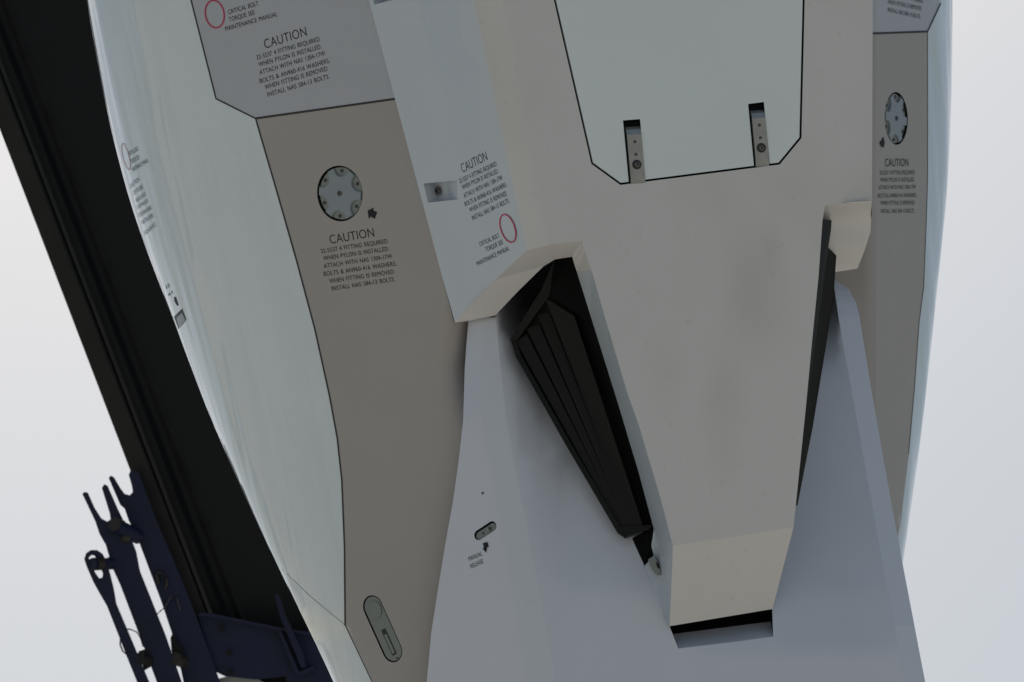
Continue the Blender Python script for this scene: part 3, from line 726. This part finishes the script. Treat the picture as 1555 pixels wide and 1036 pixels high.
def rod(name, a, b, r, m, parent=BOOM, n=14):
    a, b = Vector(a), Vector(b); d = (b - a).normalized(); u = d.orthogonal().normalized(); w = d.cross(u)
    v = []; 
    for P in (a, b): v += [P + (u * math.cos(6.2832 * i / n) + w * math.sin(6.2832 * i / n)) * r for i in range(n)]
    return obj(name, v, [(i, (i + 1) % n, n + (i + 1) % n, n + i) for i in range(n)] + [tuple(range(n)), tuple(range(2 * n - 1, n - 1, -1))], m, parent, BOR, False)
def bz(X, Y, z): x, y = zx(X, Y); return at(x, y, ZB + z)
rod('link_pin', bz(280, 345, 74), bz(380, 395, 30), .030, M['blue']); rod('pin_collar', bz(270, 335, 78), bz(300, 350, 62), .030, M['rust'])
rod('link_pin', bz(175, 515, 84), bz(275, 510, 45), .026, M['blue']); rod('pin_collar', bz(192, 514, 84), bz(215, 513, 74), .026, M['rust'])
rod('pin_collar', bz(305, 395, 64), bz(335, 400, 56), .018, M['rust'])
rod('link_pin', bz(385, 930, 80), bz(430, 940, 50), .024, M['boomgrey']); rod('link_pin', bz(540, 930, 60), bz(575, 945, 30), .026, M['rust'])
plate('keeper_plate', [(378, 900), (408, 890), (440, 965), (405, 985)], 48, 66, M['boomgrey'])
plate('keeper_plate', [(520, 840), (530, 820), (550, 860), (585, 905), (585, 960), (545, 960), (525, 900)], 30, 48, M['boomdark'])
def cable(pts, r, m, name='cable'):
    P = [bz(*p) for p in pts]; n = 6; v = []; fs = []
    for i, q in enumerate(P):
        d = (P[min(i + 1, len(P) - 1)] - P[max(i - 1, 0)]).normalized(); u = d.orthogonal().normalized(); w = d.cross(u)
        v += [q + (u * math.cos(6.2832 * j / n) + w * math.sin(6.2832 * j / n)) * r for j in range(n)]
    for i in range(len(P) - 1):
        for j in range(n): fs.append((i * n + j, i * n + (j + 1) % n, (i + 1) * n + (j + 1) % n, (i + 1) * n + j))
    return obj(name, v, fs, m, BOOM, BOR, True)
cable([(462, 735, 55), (475, 722, 62), (492, 710, 50), (505, 690, 42), (520, 662, 40), (530, 650, 38), (550, 670, 38), (565, 720, 38)], .0035, M['wire'])
cable([(320, 800, 76), (345, 803, 80), (372, 815, 72), (390, 845, 62), (400, 880, 60)], .003, M['wire'])
cable([(300, 840, 80), (298, 870, 84), (310, 900, 84), (328, 915, 80)], .0035, M['wire'])
cable([(468, 600, 40), (460, 565, 42), (468, 548, 44), (485, 552, 44), (500, 580, 42), (505, 605, 40), (495, 625, 38)], .006, M['rust'], 'shackle')
# foot of the boom: blue cross plate, its flange and upright rib
plate('foot_plate', [(640, 735), (700, 735), (1000, 800), (1180, 830), (1300, 1090), (1040, 1090), (1030, 1010), (900, 1025), (760, 1010), (720, 990)], -10, 20, M['blue'])
plate('foot_flange', [(640, 742), (650, 728), (700, 732), (990, 792), (1180, 822), (1180, 834), (990, 806), (700, 746)], 20, 38, M['blue'])
plate('foot_flange', [(990, 795), (1005, 800), (1090, 990), (1150, 965), (1160, 980), (1085, 1010), (1070, 1000)], 20, 40, M['blue'])
plate('foot_rib', [(980, 655), (990, 645), (1002, 655), (1030, 740), (1110, 920), (1120, 970), (1100, 975), (1065, 890), (1010, 760)], 24, 48, M['blue'])
plate('foot_bracket', [(735, 1020), (790, 1005), (900, 1020), (960, 1050), (960, 1100), (735, 1100)], -30, 5, M['latch'])
for X, Y in ((745, 800), (785, 990), (780, 905)): rod('foot_bolt', bz(X, Y, 18), bz(X, Y, 30), .012, M['boomdark'])
